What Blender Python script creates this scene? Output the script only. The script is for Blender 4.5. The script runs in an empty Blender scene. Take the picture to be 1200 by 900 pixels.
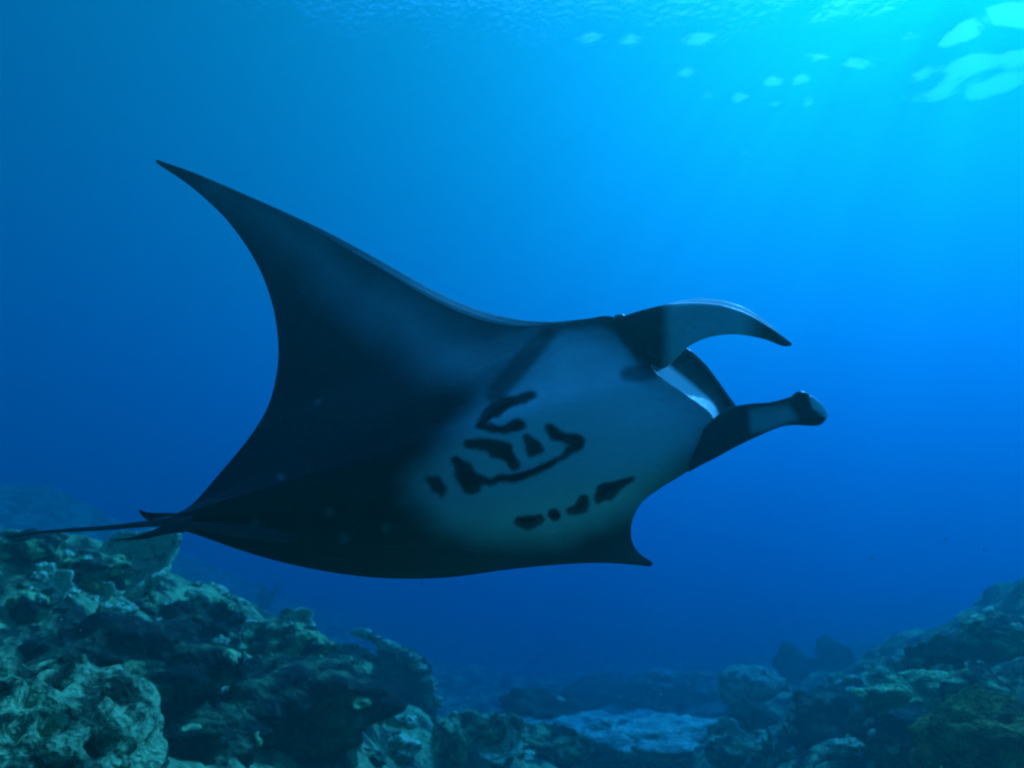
import bpy, bmesh, math, random
import numpy as np
from mathutils import Vector, Matrix, noise

random.seed(7)
np.random.seed(7)
scene = bpy.context.scene
COL = scene.collection

# ------------------------------------------------------------------ camera
F = 782.0                     # focal length in pixels of a 1200 px wide frame
PITCH = math.radians(11.0)
cam_d = bpy.data.cameras.new('camera')
cam = bpy.data.objects.new('camera', cam_d)
COL.objects.link(cam)
cam_d.sensor_width = 36.0
cam_d.lens = 36.0 * F / 1200.0
cam_d.clip_start = 0.05
cam_d.clip_end = 500.0
cam.location = (0, 0, 0)
cam.rotation_euler = (math.radians(90) + PITCH, 0, 0)
cam_d.dof.use_dof = True
cam_d.dof.focus_distance = 1.85
cam_d.dof.aperture_fstop = 2.8
scene.camera = cam

# ------------------------------------------------------------------ sky, sun, exposure
SUN_EL = math.radians(47.0)
SUN_AZ = math.radians(46)           # to the right of the view direction (+Y)
world = bpy.data.worlds.new('World')
scene.world = world
world.use_nodes = True
wn = world.node_tree
wn.nodes.clear()
sky = wn.nodes.new('ShaderNodeTexSky')
sky.sky_type = 'NISHITA'
sky.sun_disc = False
sky.sun_elevation = SUN_EL
sky.sun_rotation = SUN_AZ
bg = wn.nodes.new('ShaderNodeBackground')
bg.inputs['Strength'].default_value = 0.13
wo = wn.nodes.new('ShaderNodeOutputWorld')
wn.links.new(sky.outputs['Color'], bg.inputs['Color'])
wn.links.new(bg.outputs['Background'], wo.inputs['Surface'])

sun_d = bpy.data.lights.new('sun', 'SUN')
sun_d.energy = 5.0
sun_d.angle = math.radians(0.53)
sun_d.color = (1.0, 0.97, 0.92)
sun = bpy.data.objects.new('sun', sun_d)
COL.objects.link(sun)
sdir = Vector((math.sin(SUN_AZ) * math.cos(SUN_EL), math.cos(SUN_AZ) * math.cos(SUN_EL), math.sin(SUN_EL)))
sun.rotation_euler = (-sdir).to_track_quat('-Z', 'Y').to_euler()
sun.location = (0, 0, 20)

vs = scene.view_settings
vs.view_transform = 'Standard'
vs.look = 'None'
vs.gamma = 1.0
vs.exposure = 1.74
cy = scene.cycles
cy.use_denoising = True
cy.max_bounces = 8
cy.diffuse_bounces = 3
cy.volume_bounces = 3
cy.transparent_max_bounces = 12
cy.sample_clamp_indirect = 4.0
cy.filter_width = 2.2
# ------------------------------------------------------------------ helpers
def nodes_of(name):
    m = bpy.data.materials.new(name)
    m.use_nodes = True
    nt = m.node_tree
    nt.nodes.clear()
    out = nt.nodes.new('ShaderNodeOutputMaterial')
    return m, nt, out


def tag(o, label=None, cat=None, group=None, kind=None):
    if label: o['label'] = label
    if cat: o['category'] = cat
    if group: o['group'] = group
    if kind: o['kind'] = kind
    return o


def mesh_obj(name, verts, faces, mat=None, parent=None, smooth=True):
    me = bpy.data.meshes.new(name)
    me.from_pydata([tuple(v) for v in verts], [], faces)
    me.update()
    if smooth:
        me.polygons.foreach_set('use_smooth', [True] * len(me.polygons))
    if mat is not None:
        me.materials.append(mat)
    o = bpy.data.objects.new(name, me)
    COL.objects.link(o)
    if parent is not None:
        o.parent = parent
    return o


def grid_faces(nu, nv, off=0, flip=False):
    f = []
    for i in range(nu - 1):
        for j in range(nv - 1):
            a = off + i * nv + j
            q = (a, a + nv, a + nv + 1, a + 1)
            f.append(q[::-1] if flip else q)
    return f


CP, SP = math.cos(PITCH), math.sin(PITCH)


def ray(px, py):
    """direction (unit forward component) through a photo pixel, in world space"""
    cx, cyy = (px - 600.0) / F, (450.0 - py) / F
    return Vector((cx, CP - cyy * SP, SP + cyy * CP))


def at(px, py, d):
    return ray(px, py) * d


# ------------------------------------------------------------------ water: surface and the hazy body of water
SURF_Z = 14.0


def water_surface():
    def axis():
        a = list(np.arange(-24, 24.01, 0.2))
        far = [26, 28.5, 32, 37, 43, 52, 65, 85, 110, 125]
        return np.array([-v for v in far[::-1]] + a + far)
    xs, ys = axis() + 8.0, axis() + 16.0
    X, Y = np.meshgrid(xs, ys, indexing='ij')
    Z = np.zeros_like(X)
    rng = np.random.RandomState(3)
    for k in range(26):
        lam = 0.95 * (1.22 ** (k % 13)) * rng.uniform(.85, 1.15)
        ang = rng.normal(0.5, 0.75)
        amp = 0.0085 * lam ** 0.95
        ph = rng.uniform(0, 6.28)
        Z += amp * np.sin((X * math.cos(ang) + Y * math.sin(ang)) * 2 * math.pi / lam + ph)
    env = 0.10 + 3.3 * np.exp(-((X - 16.0) / 4.4) ** 2 - ((Y - 16.6) / 3.6) ** 2)   # a gust roughens one patch
    Z *= env
    # single steep wavelets round the patch: the sky glints through their near faces
    for (px, py, w, h) in [(942, 83, 22, 13), (907, 87, 20, 11), (909, 115, 18, 10), (951, 112, 11, 15), (868, 107, 24, 11), (831, 105, 17, 10),
                           (805, 76, 20, 13), (785, 64, 16, 8), (692, 35, 16, 10), (739, 38, 16, 11), (820, 37, 26, 11), (832, 161, 20, 8), (875, 172, 14, 9),
                           (998, 62, 26, 12), (960, 58, 30, 8)]:
        d = ray(px, py); tz = SURF_Z / d.z
        rx, ry = w / F * tz * .54, h / F * tz / (d.z / d.length) * .54
        q = ((X - d.x * tz) / rx) ** 2 + ((Y - d.y * tz - ry * .5) / ry) ** 2
        Z += (0.36 if px < 850 else 0.55) * ry * np.exp(-q)
    V = np.stack([X, Y, Z + SURF_Z], -1).reshape(-1, 3)
    m, nt, out = nodes_of('water_surface')
    fr = nt.nodes.new('ShaderNodeFresnel'); fr.inputs['IOR'].default_value = 1.33
    tr = nt.nodes.new('ShaderNodeBsdfTransparent'); tr.inputs['Color'].default_value = (.85, .88, .9, 1)
    gl = nt.nodes.new('ShaderNodeBsdfGlossy'); gl.inputs['Roughness'].default_value = 0.09
    mx = nt.nodes.new('ShaderNodeMixShader')
    tex = nt.nodes.new('ShaderNodeTexNoise'); tex.inputs['Scale'].default_value = 4.5; tex.inputs['Detail'].default_value = 3
    geo = nt.nodes.new('ShaderNodeNewGeometry')
    nt.links.new(geo.outputs['Position'], tex.inputs['Vector'])
    bp = nt.nodes.new('ShaderNodeBump'); bp.inputs['Strength'].default_value = 0.6; bp.inputs['Distance'].default_value = 0.03
    nt.links.new(tex.outputs['Fac'], bp.inputs['Height'])
    for n in (fr, gl):
        nt.links.new(bp.outputs['Normal'], n.inputs['Normal'])
    nt.links.new(fr.outputs['Fac'], mx.inputs['Fac'])
    nt.links.new(tr.outputs['BSDF'], mx.inputs[1])
    nt.links.new(gl.outputs['BSDF'], mx.inputs[2])
    nt.links.new(mx.outputs['Shader'], out.inputs['Surface'])
    o = mesh_obj('water_surface', V, grid_faces(len(xs), len(ys)), m)
    tag(o, 'rippled underside of the sea surface, bright at the top right corner', kind='structure')


water_surface()


def haze():
    s, y0 = 140.0, 10.0
    zb, zt = -13.0, SURF_Z + 1.5
    v = [(x, y + y0, z) for x in (-s, s) for y in (-s, s) for z in (zb, zt)]
    f = [(0, 1, 3, 2), (4, 6, 7, 5), (0, 4, 5, 1), (2, 3, 7, 6), (0, 2, 6, 4), (1, 5, 7, 3)]
    m, nt, out = nodes_of('haze')
    sc = nt.nodes.new('ShaderNodeVolumePrincipled')
    sc.inputs['Density'].default_value = HZ['density']
    sc.inputs['Color'].default_value = HZ['color'] + (1,)
    sc.inputs['Absorption Color'].default_value = HZ['absorb'] + (1,)
    sc.inputs['Anisotropy'].default_value = HZ['g']
    nt.links.new(sc.outputs['Volume'], out.inputs['Volume'])
    o = mesh_obj('haze', v, f, m, smooth=False)
    tag(o, 'blue hazy sea water that fills the whole place', kind='stuff')


# water optics per metre (red, green, blue): clear tropical water
SCAT = (0.0006, 0.0272, 0.0232)
ABSO = (0.175, 0.0620, 0.0225)
_d = 0.25
_c = tuple(v / _d for v in SCAT)
HZ = dict(density=_d, color=_c, absorb=tuple((1 - v / (_d * (1 - c))) ** 2 for v, c in zip(ABSO, _c)), g=0.62)
haze()
# ------------------------------------------------------------------ numeric noise
_perm = np.random.RandomState(11).permutation(4096).astype(np.int64)
_rnd = np.random.RandomState(12).rand(4096)


def _h(i, j, k):
    return _rnd[_perm[(_perm[(_perm[i & 4095] + j) & 4095] + k) & 4095]]


def vnoise(p):
    """smooth value noise, -1..1, p is (n,3)"""
    i = np.floor(p).astype(np.int64)
    f = p - i
    f = f * f * (3 - 2 * f)
    r = 0
    for a in (0, 1):
        wa = f[:, 0] if a else 1 - f[:, 0]
        for b in (0, 1):
            wb = f[:, 1] if b else 1 - f[:, 1]
            for c in (0, 1):
                wc = f[:, 2] if c else 1 - f[:, 2]
                r = r + wa * wb * wc * _h(i[:, 0] + a, i[:, 1] + b, i[:, 2] + c)
    return r * 2 - 1


def fbm(p, octs=4, gain=0.5):
    r, a = 0, 1.0
    for o in range(octs):
        r = r + a * vnoise(p * (2.03 ** o) + 17.3 * o)
        a *= gain
    return r


def cells(p):
    """rounded lobes: 1 at a cell's centre falling to 0 between cells"""
    i = np.floor(p).astype(np.int64)
    best = np.full(len(p), 9.0)
    for a in (-1, 0, 1):
        for b in (-1, 0, 1):
            for c in (-1, 0, 1):
                q0, q1, q2 = i[:, 0] + a, i[:, 1] + b, i[:, 2] + c
                x = q0 + _h(q0, q1, q2) - p[:, 0]
                y = q1 + _h(q1 + 71, q2, q0) - p[:, 1]
                z = q2 + _h(q2 + 153, q0, q1) - p[:, 2]
                best = np.minimum(best, x * x + y * y + z * z)
    return np.clip(1 - np.sqrt(best), 0, 1)


# ------------------------------------------------------------------ reef materials
def reef_material(name, dark, pale, lo=0.42, hi=0.6, scale=5.0, third=None, bump=0.6):
    m, nt, out = nodes_of(name)
    b = nt.nodes.new('ShaderNodeBsdfPrincipled')
    b.inputs['Roughness'].default_value = 0.85
    b.inputs['Specular IOR Level'].default_value = 0.15
    geo = nt.nodes.new('ShaderNodeNewGeometry')
    n1 = nt.nodes.new('ShaderNodeTexNoise'); n1.inputs['Scale'].default_value = scale
    n1.inputs['Detail'].default_value = 7; n1.inputs['Roughness'].default_value = 0.62
    n1.inputs['Distortion'].default_value = 0.6
    n2 = nt.nodes.new('ShaderNodeTexNoise'); n2.inputs['Scale'].default_value = scale * 7
    n2.inputs['Detail'].default_value = 5
    vo = nt.nodes.new('ShaderNodeTexVoronoi'); vo.inputs['Scale'].default_value = scale * 4.2
    for n in (n1, n2, vo):
        nt.links.new(geo.outputs['Position'], n.inputs['Vector'])
    cr = nt.nodes.new('ShaderNodeValToRGB')
    e = cr.color_ramp.elements
    e[0].position = lo; e[0].color = dark + (1,)
    e[1].position = hi; e[1].color = pale + (1,)
    nt.links.new(n1.outputs['Fac'], cr.inputs['Fac'])
    mx = nt.nodes.new('ShaderNodeMix'); mx.data_type = 'RGBA'; mx.blend_type = 'MULTIPLY'
    mx.inputs['Factor'].default_value = 0.75
    cr2 = nt.nodes.new('ShaderNodeValToRGB')
    cr2.color_ramp.elements[0].position = 0.32; cr2.color_ramp.elements[0].color = (.3, .3, .3, 1)
    cr2.color_ramp.elements[1].position = 0.6; cr2.color_ramp.elements[1].color = (1, 1, 1, 1)
    nt.links.new(n2.outputs['Fac'], cr2.inputs['Fac'])
    nt.links.new(cr.outputs['Color'], mx.inputs['A'])
    nt.links.new(cr2.outputs['Color'], mx.inputs['B'])
    last = mx.outputs['Result']
    if third:
        n3 = nt.nodes.new('ShaderNodeTexNoise'); n3.inputs['Scale'].default_value = scale * 0.55
        n3.inputs['Detail'].default_value = 3
        nt.links.new(geo.outputs['Position'], n3.inputs['Vector'])
        r3 = nt.nodes.new('ShaderNodeMapRange')
        r3.inputs['From Min'].default_value = 0.5; r3.inputs['From Max'].default_value = 0.62
        nt.links.new(n3.outputs['Fac'], r3.inputs['Value'])
        m3 = nt.nodes.new('ShaderNodeMix'); m3.data_type = 'RGBA'
        nt.links.new(r3.outputs['Result'], m3.inputs['Factor'])
        nt.links.new(last, m3.inputs['A'])
        m3.inputs['B'].default_value = third + (1,)
        last = m3.outputs['Result']
    nt.links.new(last, b.inputs['Base Color'])
    add = nt.nodes.new('ShaderNodeMath'); add.operation = 'ADD'
    nt.links.new(n2.outputs['Fac'], add.inputs[0]); nt.links.new(vo.outputs['Distance'], add.inputs[1])
    bp = nt.nodes.new('ShaderNodeBump'); bp.inputs['Strength'].default_value = bump
    bp.inputs['Distance'].default_value = 0.05
    nt.links.new(add.outputs['Value'], bp.inputs['Height'])
    nt.links.new(bp.outputs['Normal'], b.inputs['Normal'])
    nt.links.new(b.outputs['BSDF'], out.inputs['Surface'])
    return m


M_BED = reef_material('seabed_rock', (0.030, 0.040, 0.020), (0.29, 0.48, 0.17), 0.44, 0.60, 2.6)
M_ROCK = reef_material('reef_rock', (0.020, 0.028, 0.016), (0.32, 0.55, 0.18), 0.46, 0.58, 4.5)
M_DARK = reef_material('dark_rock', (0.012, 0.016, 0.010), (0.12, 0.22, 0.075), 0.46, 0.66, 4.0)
M_PALE = reef_material('pale_coral', (0.06, 0.10, 0.04), (0.56, 0.78, 0.38), 0.40, 0.54, 7.0)
M_GREEN = reef_material('green_coral', (0.08, 0.16, 0.04), (0.40, 0.72, 0.24), 0.38, 0.58, 6.0)
M_BROWN = reef_material('brown_sponge', (0.22, 0.13, 0.03), (0.78, 0.52, 0.09), 0.40, 0.66, 6.0, bump=0.9)
M_MOUND = reef_material('mound_coral', (0.03, 0.05, 0.02), (0.27, 0.45, 0.18), 0.42, 0.54, 6.0)
M_SAND = reef_material('pale_rubble', (0.07, 0.11, 0.07), (0.40, 0.70, 0.38), 0.36, 0.54, 2.4)

# ------------------------------------------------------------------ seabed (one sheet to the horizon)
CTRL = [at(*c) for c in [
    (15, 640, 5.4), (120, 655, 6.2), (250, 700, 6.8), (380, 755, 7.2), (470, 805, 7.5), (540, 862, 7.6),
    (30, 745, 4), (150, 770, 4.4), (280, 815, 4.9), (400, 872, 5.2), (300, 905, 4.1), (100, 885, 3.1),
    (600, 866, 12), (700, 854, 12.8), (800, 850, 12.8), (580, 905, 9.6), (700, 905, 9.8), (800, 900, 9.2),
    (1190, 735, 6.4), (1100, 785, 6.5), (1000, 842, 6.7), (930, 882, 7), (1100, 862, 4.7), (1180, 815, 4.9),
    (1000, 905, 5.3), (1170, 900, 3.7), (1195, 700, 16.68), (1080, 745, 16.68), (960, 812, 16.68), (880, 836, 17.4),
    (20, 548, 24.65), (140, 615, 24.65), (260, 690, 23.93), (700, 790, 24.65), (450, 760, 23.2)]]
CTRL += [Vector(c) for c in [(-6.5, 12.5, -2.6), (-3, 12.5, -4.2), (0, 4, -2.6), (0.5, 2, -2.4), (1.5, 6, -3.6), (-2.5, 1, -1.3), (3, 1, -2.0),
         (0, -4, -3), (-8, 3, -0.2), (-9, 8, 0.1), (8, 4, -0.2), (9, 9, 0.0), (0, 30, -7), (8, 33, -6.5),
         (-30, 30, -2), (0, 50, -8), (36, 40, -4), (-30, 0, -2), (30, 0, -2), (0, -30, -5), (-60, 80, -8.5), (60, 80, -8.5), (60, -60, -6.5), (-60, -60, -6.5), (0, 120, -9), (-120, 120, -9), (120, 120, -9), (-120, -110, -7), (120, -110, -7)]]
CX = np.array([(c.x, c.y) for c in CTRL]); CZ = np.array([c.z for c in CTRL])


def _kern(r):
    return r          # linear radial basis: no overshoot


_D = np.linalg.norm(CX[:, None] - CX[None], axis=-1)
_n = len(CX)
_A = np.zeros((_n + 1, _n + 1)); _A[:_n, :_n] = _kern(_D) - np.eye(_n) * 0.15; _A[_n, :_n] = 1; _A[:_n, _n] = 1
_W = np.linalg.solve(_A, np.append(CZ, 0))


def height(X, Y):
    X = np.asarray(X, float); Y = np.asarray(Y, float)
    P = np.stack([X.ravel(), Y.ravel()], -1)
    Z = np.empty(len(P))
    for a in range(0, len(P), 20000):
        q = P[a:a + 20000]
        Z[a:a + 20000] = _kern(np.linalg.norm(q[:, None] - CX[None], axis=-1)) @ _W[:_n] + _W[_n]
    p3 = np.stack([P[:, 0], P[:, 1], np.zeros(len(P))], -1)
    Z += 0.22 * fbm(p3 * 0.8 + 5, 3) + 0.13 * (cells(p3 * 1.5 + 3) - .4) + 0.07 * (cells(p3 * 4.1 + 9) - .4) + 0.03 * fbm(p3 * 7, 3)
    return Z.reshape(X.shape)


def seabed():
    xs = np.concatenate([[-130, -95, -64, -50, -40, -32, -26, -21, -17, -14], np.arange(-12, 12.01, 0.075), [14, 17, 21, 26, 32, 40, 50, 64, 95, 130]])
    ys = np.concatenate([[-115, -80, -56, -40, -28, -18, -10, -5, -2, 0], np.arange(1.2, 9, 0.06), np.arange(9, 24.01, 0.11), [24.6, 25.4, 26.5, 28, 31, 36, 42, 50, 60, 72, 95, 135]])
    X, Y = np.meshgrid(xs, ys, indexing='ij')
    V = np.stack([X, Y, height(X, Y)], -1).reshape(-1, 3)
    o = mesh_obj('seabed', V, grid_faces(len(xs), len(ys)), M_BED)
    tag(o, 'dark rocky reef floor sloping up at both sides', kind='structure')


seabed()


def ground(px, py, near=1.5, far=45.0):
    """where the view through a photo pixel meets the seabed"""
    t = np.arange(near, far, 0.04)
    d = ray(px, py)
    z = height(d.x * t, d.y * t)
    hit = np.nonzero(d.z * t < z)[0]
    t0 = t[hit[0]] if len(hit) else far
    return Vector((d.x * t0, d.y * t0, d.z * t0)), t0


# ------------------------------------------------------------------ reef builders
def ico(sub):
    bm = bmesh.new()
    bmesh.ops.create_icosphere(bm, subdivisions=sub, radius=1.0)
    V = np.array([v.co[:] for v in bm.verts])
    Fc = [tuple(v.index for v in f.verts) for f in bm.faces]
    bm.free()
    return V, Fc


ICO = {k: ico(k) for k in (2, 3, 4, 5)}


def lump(size, seed, sub=4, rough=0.3, lobes=0.35, lf=2.2, pits=0.0):
    V, Fc = ICO[sub]
    off = np.array([seed * 3.7, seed * 1.9, seed * 5.3]) % 97
    r = 1 + rough * fbm(V * 1.3 + off, 4) + lobes * (cells(V * lf + off) - 0.35)
    if pits:
        r -= pits * np.clip(cells(V * 3.4 + off + 31) - 0.55, 0, 1) * 2.2
    r += 0.07 * fbm(V * 5 + off, 3, .6) + 0.07 * (cells(V * 6.5 + off) - .4) + 0.03 * (cells(V * 14 + off) - .4)
    return V * r[:, None] * np.array(size), Fc


def merge(parts):
    V, Fc, n = [], [], 0
    for v, f in parts:
        V.append(np.asarray(v)); Fc += [tuple(i + n for i in q) for q in f]; n += len(v)
    return np.concatenate(V), Fc


def tube(path, radii, n=8):
    """closed tapered tube along a path"""
    path = [Vector(p) for p in path]
    V, Fc = [], []
    for i, p in enumerate(path):
        t = (path[min(i + 1, len(path) - 1)] - path[max(i - 1, 0)]).normalized()
        a = t.orthogonal().normalized() if i == 0 else (a - t * a.dot(t)).normalized()
        b = t.cross(a)
        for k in range(n):
            w = 2 * math.pi * k / n
            V.append(p + (a * math.cos(w) + b * math.sin(w)) * radii[i])
    for i in range(len(path) - 1):
        for k in range(n):
            a0, a1 = i * n + k, i * n + (k + 1) % n
            Fc.append((a0, a1, a1 + n, a0 + n))
    Fc.append(tuple(range(n))[::-1]); Fc.append(tuple((len(path) - 1) * n + k for k in range(n)))
    return np.array([v[:] for v in V]), Fc


def empty(name, loc, rz=0.0):
    o = bpy.data.objects.new(name, None)
    o.location = loc
    o.rotation_euler = (0, 0, rz)
    COL.objects.link(o)
    return o


_seed = [100]


def nseed():
    _seed[0] += 1
    return _seed[0]


def rock(px, py, w, h, mat, label, cat='rock', name='reef_rock', group=None, sub=4, dz=0.0, depth=None,
         tilt=0.0, patches=0, knobs=None, **kw):
    """a boulder or coral lump w x h photo pixels big, standing on the seabed under (px, py)"""
    g, t = ground(px, py)
    if depth:
        t = depth; g = at(px, py, t)
    sx, sz = w / 2 / F * t, h / 2 / F * t
    s = nseed()
    rng = random.Random(s)
    sub = 5 if max(w, h) > 80 else sub
    V, Fc = lump((sx, (sx * .6 + sz * .5) * rng.uniform(.8, 1.1), sz), s, sub, **kw)
    c, sn = math.cos(tilt), math.sin(tilt)
    V = np.stack([V[:, 0] * c + V[:, 2] * sn, V[:, 1], -V[:, 0] * sn + V[:, 2] * c], -1)
    o = mesh_obj(name, V, Fc, mat)
    o.location = g + Vector((0, 0, dz * sz))
    tag(o, label, cat, group)
    if patches:
        ids = [i for i in range(len(V)) if V[i][2] > 0.1 * sz]
        for q in range(patches):
            v = Vector(V[rng.choice(ids)]) * 0.97
            r = rng.uniform(.16, .34) * min(sx, sz)
            pv, pf = lump((r * rng.uniform(.9, 1.7), r, r * .5), nseed(), 3, rough=.35, lobes=.5, lf=2.6)
            nrm = Vector((v.x / sx ** 2, v.y / sx ** 2, v.z / sz ** 2)).normalized()
            R = np.array(nrm.to_track_quat('Z', 'Y').to_matrix())
            k = mesh_obj('encrusting_coral', pv @ R.T, pf, knobs or M_PALE, o)
            k.location = v
    return o


def cup(px, py, w, label, mat, group=None, depth=None, tilt=0.5, deep=0.5):
    """bowl or ring of coral with a thick wavy lip on a stub of stalk"""
    g, t = ground(px, py)
    if depth:
        t = depth; g = at(px, py, t)
    R = w / 2 / F * t
    s = nseed(); rng = random.Random(s)
    nu = 36
    prof = [(.18, -.25), (.55, .02), (.86, .30), (1.0, .46), (1.04, .56), (.96, .60), (.84, .50), (.6, .22), (.3, .08), (.02, .04)]
    V = []
    for i in range(nu):
        a = 2 * math.pi * i / nu
        wob = 1 + .10 * math.sin(3 * a + s) + .06 * math.sin(7 * a + 2 * s) + rng.uniform(-.03, .03)
        for (r, z) in prof:
            V.append((R * r * wob * math.cos(a), R * r * wob * math.sin(a), R * deep * 1.6 * z * (1 + .14 * math.sin(4 * a + s))))
    n = len(prof)
    Fc = [(i * n + j, ((i + 1) % nu) * n + j, ((i + 1) % nu) * n + j + 1, i * n + j + 1) for i in range(nu) for j in range(n - 1)]
    root = empty('cup_coral', g + Vector((0, 0, R * .30)))
    root.rotation_euler = (tilt, 0, rng.uniform(-.2, .2))
    tag(root, label, 'coral', group)
    V = np.array(V); V += 0.05 * R * np.stack([fbm(V / R * 4 + k * 9 + s, 3) for k in range(3)], -1)
    mesh_obj('bowl', V, Fc, mat, root)
    tv, tf = tube([(0, 0, -R * .7), (0, 0, -R * .4), (0, 0, -R * .1)], [R * .5, R * .34, R * .28], 12)
    mesh_obj('stalk', tv, tf, M_ROCK, root)
    return root


def ledge(pts, rad, label, mat, name='coral_ledge', cat='coral', group=None, flat=.7):
    """a knobbly rib of coral running through photo points (px, py, depth)"""
    P = [at(*p) for p in pts]
    s = nseed(); rng = random.Random(s)
    parts = []
    base = P[0].copy()
    for i in range(len(P) - 1):
        n = max(2, int((P[i + 1] - P[i]).length / (rad * .8)))
        for k in range(n):
            c = P[i].lerp(P[i + 1], k / n) - base
            r = rad * rng.uniform(.7, 1.25)
            v, f = lump((r * 1.25, r, r * flat), nseed(), 3, rough=.35, lobes=.45)
            parts.append((v + np.array(c) + np.array([rng.uniform(-.2, .2) * rad for _ in range(3)]), f))
    V, Fc = merge(parts)
    o = mesh_obj(name, V, Fc, mat)
    o.location = base
    tag(o, label, cat, group)
    return o


def branching(px, py, h, label, mat, n=9, group=None, spread=.8):
    g, t = ground(px, py)
    H = h / F * t
    s = nseed(); rng = random.Random(s)
    root = empty('branching_coral', g)
    tag(root, label, 'coral', group)
    for k in range(n):
        a = rng.uniform(0, 2 * math.pi); l = H * rng.uniform(.55, 1.0)
        d = Vector((math.cos(a) * spread * rng.uniform(.2, 1), math.sin(a) * spread * rng.uniform(.2, 1), 1)).normalized()
        p = [Vector((0, 0, -.1 * H)) + d * l * q + Vector((rng.uniform(-.05, .05), rng.uniform(-.05, .05), .1 * q)) * H for q in (0, .3, .6, .85, 1)]
        r = H * .075
        parts = [tube(p, [r, r * .9, r * .75, r * .6, r * .3], 7)]
        for q in range(2):
            b0 = p[2 + q]; dd = (d + Vector((rng.uniform(-.9, .9), rng.uniform(-.9, .9), rng.uniform(0, .5)))).normalized()
            parts.append(tube([b0, b0 + dd * l * .18, b0 + dd * l * .34], [r * .65, r * .5, r * .22], 6))
        V, Fc = merge(parts)
        mesh_obj('branch', V, Fc, mat, root)
    return root


def sponge(px, py, h, w, lean, label, mat, n=4, group=None):
    g, t = ground(px, py)
    H, Wd = h / F * t, w / F * t
    s = nseed(); rng = random.Random(s)
    root = empty('finger_sponge', g)
    tag(root, label, 'sponge', group)
    for k in range(n):
        x = (k / max(1, n - 1) - .5) * Wd
        l = H * (1 if k == 0 else rng.uniform(.45, .85))
        r = Wd / n * rng.uniform(.42, .6)
        y0 = rng.uniform(-.3, .3) * Wd
        p = [Vector((x + lean * l * q * q, y0, -.15 * H + l * 1.1 * q)) for q in (0, .2, .45, .7, .9, 1)]
        V, Fc = tube(p, [r * 1.15, r, r * 1.05, r * .95, r * .85, r * .35], 12)
        V = V + .12 * r * np.stack([fbm(V / r * .9 + q * 9 + s, 3) for q in range(3)], -1)
        mesh_obj('tube', V, Fc, mat, root)
    return root
# ------------------------------------------------------------------ manta ray
RIGHT = np.array((1.0, 0, 0)); UP = np.array((0, -SP, CP)); FWD = np.array((0, CP, SP))


def unp(P, d):
    """photo pixels (n,2) at forward distances (n,) -> world points"""
    P = np.asarray(P, float); d = np.asarray(d, float)
    cx, cyy = (P[..., 0] - 600) / F, (450 - P[..., 1]) / F
    return (cx[..., None] * RIGHT + cyy[..., None] * UP + FWD) * d[..., None]


def spline(A, n):
    """Catmull-Rom through the rows of A, n steps per interval"""
    A = np.asarray(A, float)
    if A.ndim == 1:
        return spline(A[:, None], n)[:, 0]
    E = np.vstack([2 * A[0] - A[1], A, 2 * A[-1] - A[-2]])
    out = []
    for i in range(1, len(E) - 2):
        for q in range(n):
            t = q / n
            p0, p1, p2, p3 = E[i - 1], E[i], E[i + 1], E[i + 2]
            out.append(.5 * (2 * p1 + (p2 - p0) * t + (2 * p0 - 5 * p1 + 4 * p2 - p3) * t ** 2 + (3 * p1 - p0 - 3 * p2 + p3) * t ** 3))
    out.append(E[-2])
    return np.array(out)


def smooth01(x):
    x = np.clip(x, 0, 1)
    return x * x * (3 - 2 * x)


def poly_sd(P, poly):
    """signed distance (inside positive) from points to a closed polygon"""
    poly = np.asarray(poly, float)
    d = np.full(len(P), 1e9); ins = np.zeros(len(P), bool)
    for a, b in zip(poly, np.roll(poly, -1, 0)):
        ab = b - a
        t = np.clip(((P - a) @ ab) / (ab @ ab), 0, 1)
        d = np.minimum(d, np.linalg.norm(P - a - t[:, None] * ab, axis=1))
        c = (a[1] > P[:, 1]) != (b[1] > P[:, 1])
        with np.errstate(divide='ignore', invalid='ignore'):
            xi = (b[0] - a[0]) * (P[:, 1] - a[1]) / (b[1] - a[1]) + a[0]
        ins ^= c & (P[:, 0] < xi)
    return np.where(ins, d, -d)


def stroke_d(P, pts):
    """distance to a polyline minus its varying half width; pts rows are x, y, halfwidth"""
    d = np.full(len(P), 1e9)
    pts = np.asarray(pts, float)
    if len(pts) == 1:
        return np.linalg.norm(P - pts[0, :2], axis=1) - pts[0, 2]
    for a, b in zip(pts[:-1], pts[1:]):
        ab = b[:2] - a[:2]
        t = np.clip(((P - a[:2]) @ ab) / (ab @ ab + 1e-9), 0, 1)
        d = np.minimum(d, np.linalg.norm(P - a[:2] - t[:, None] * ab, axis=1) - (a[2] + t * (b[2] - a[2])))
    return d


LE = [(183, 187), (235, 206), (300, 236), (370, 272), (440, 312), (505, 349), (560, 373), (606, 383), (645, 381), (685, 374), (722, 373),
      (752, 412), (772, 440), (806, 464), (836, 490), (834, 530), (805, 553), (774, 572), (752, 589), (741, 610), (740, 632), (748, 648), (765, 660)]
TE = [(183, 191), (224, 219), (265, 257), (297, 302), (316, 346), (325, 390), (325, 432), (314, 476), (291, 514), (258, 554), (226, 590),
      (203, 604), (192, 609), (205, 618), (240, 630), (295, 649), (362, 666), (440, 677), (520, 677), (600, 667), (665, 661), (715, 660), (763, 664)]
DL = [4.9, 4.75, 4.5, 4.25, 4.0, 3.75, 3.55, 3.42, 3.33, 3.27, 3.22, 3.15, 3.10, 3.08, 3.06, 3.07, 3.13, 3.23, 3.38, 3.6, 3.85, 4.05, 4.3]
DT = [4.9, 4.78, 4.6, 4.45, 4.3, 4.18, 4.08, 4.0, 3.93, 3.9, 3.88, 3.87, 3.87, 3.87, 3.86, 3.85, 3.86, 3.9, 3.96, 4.05, 4.12, 4.2, 4.31]
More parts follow.
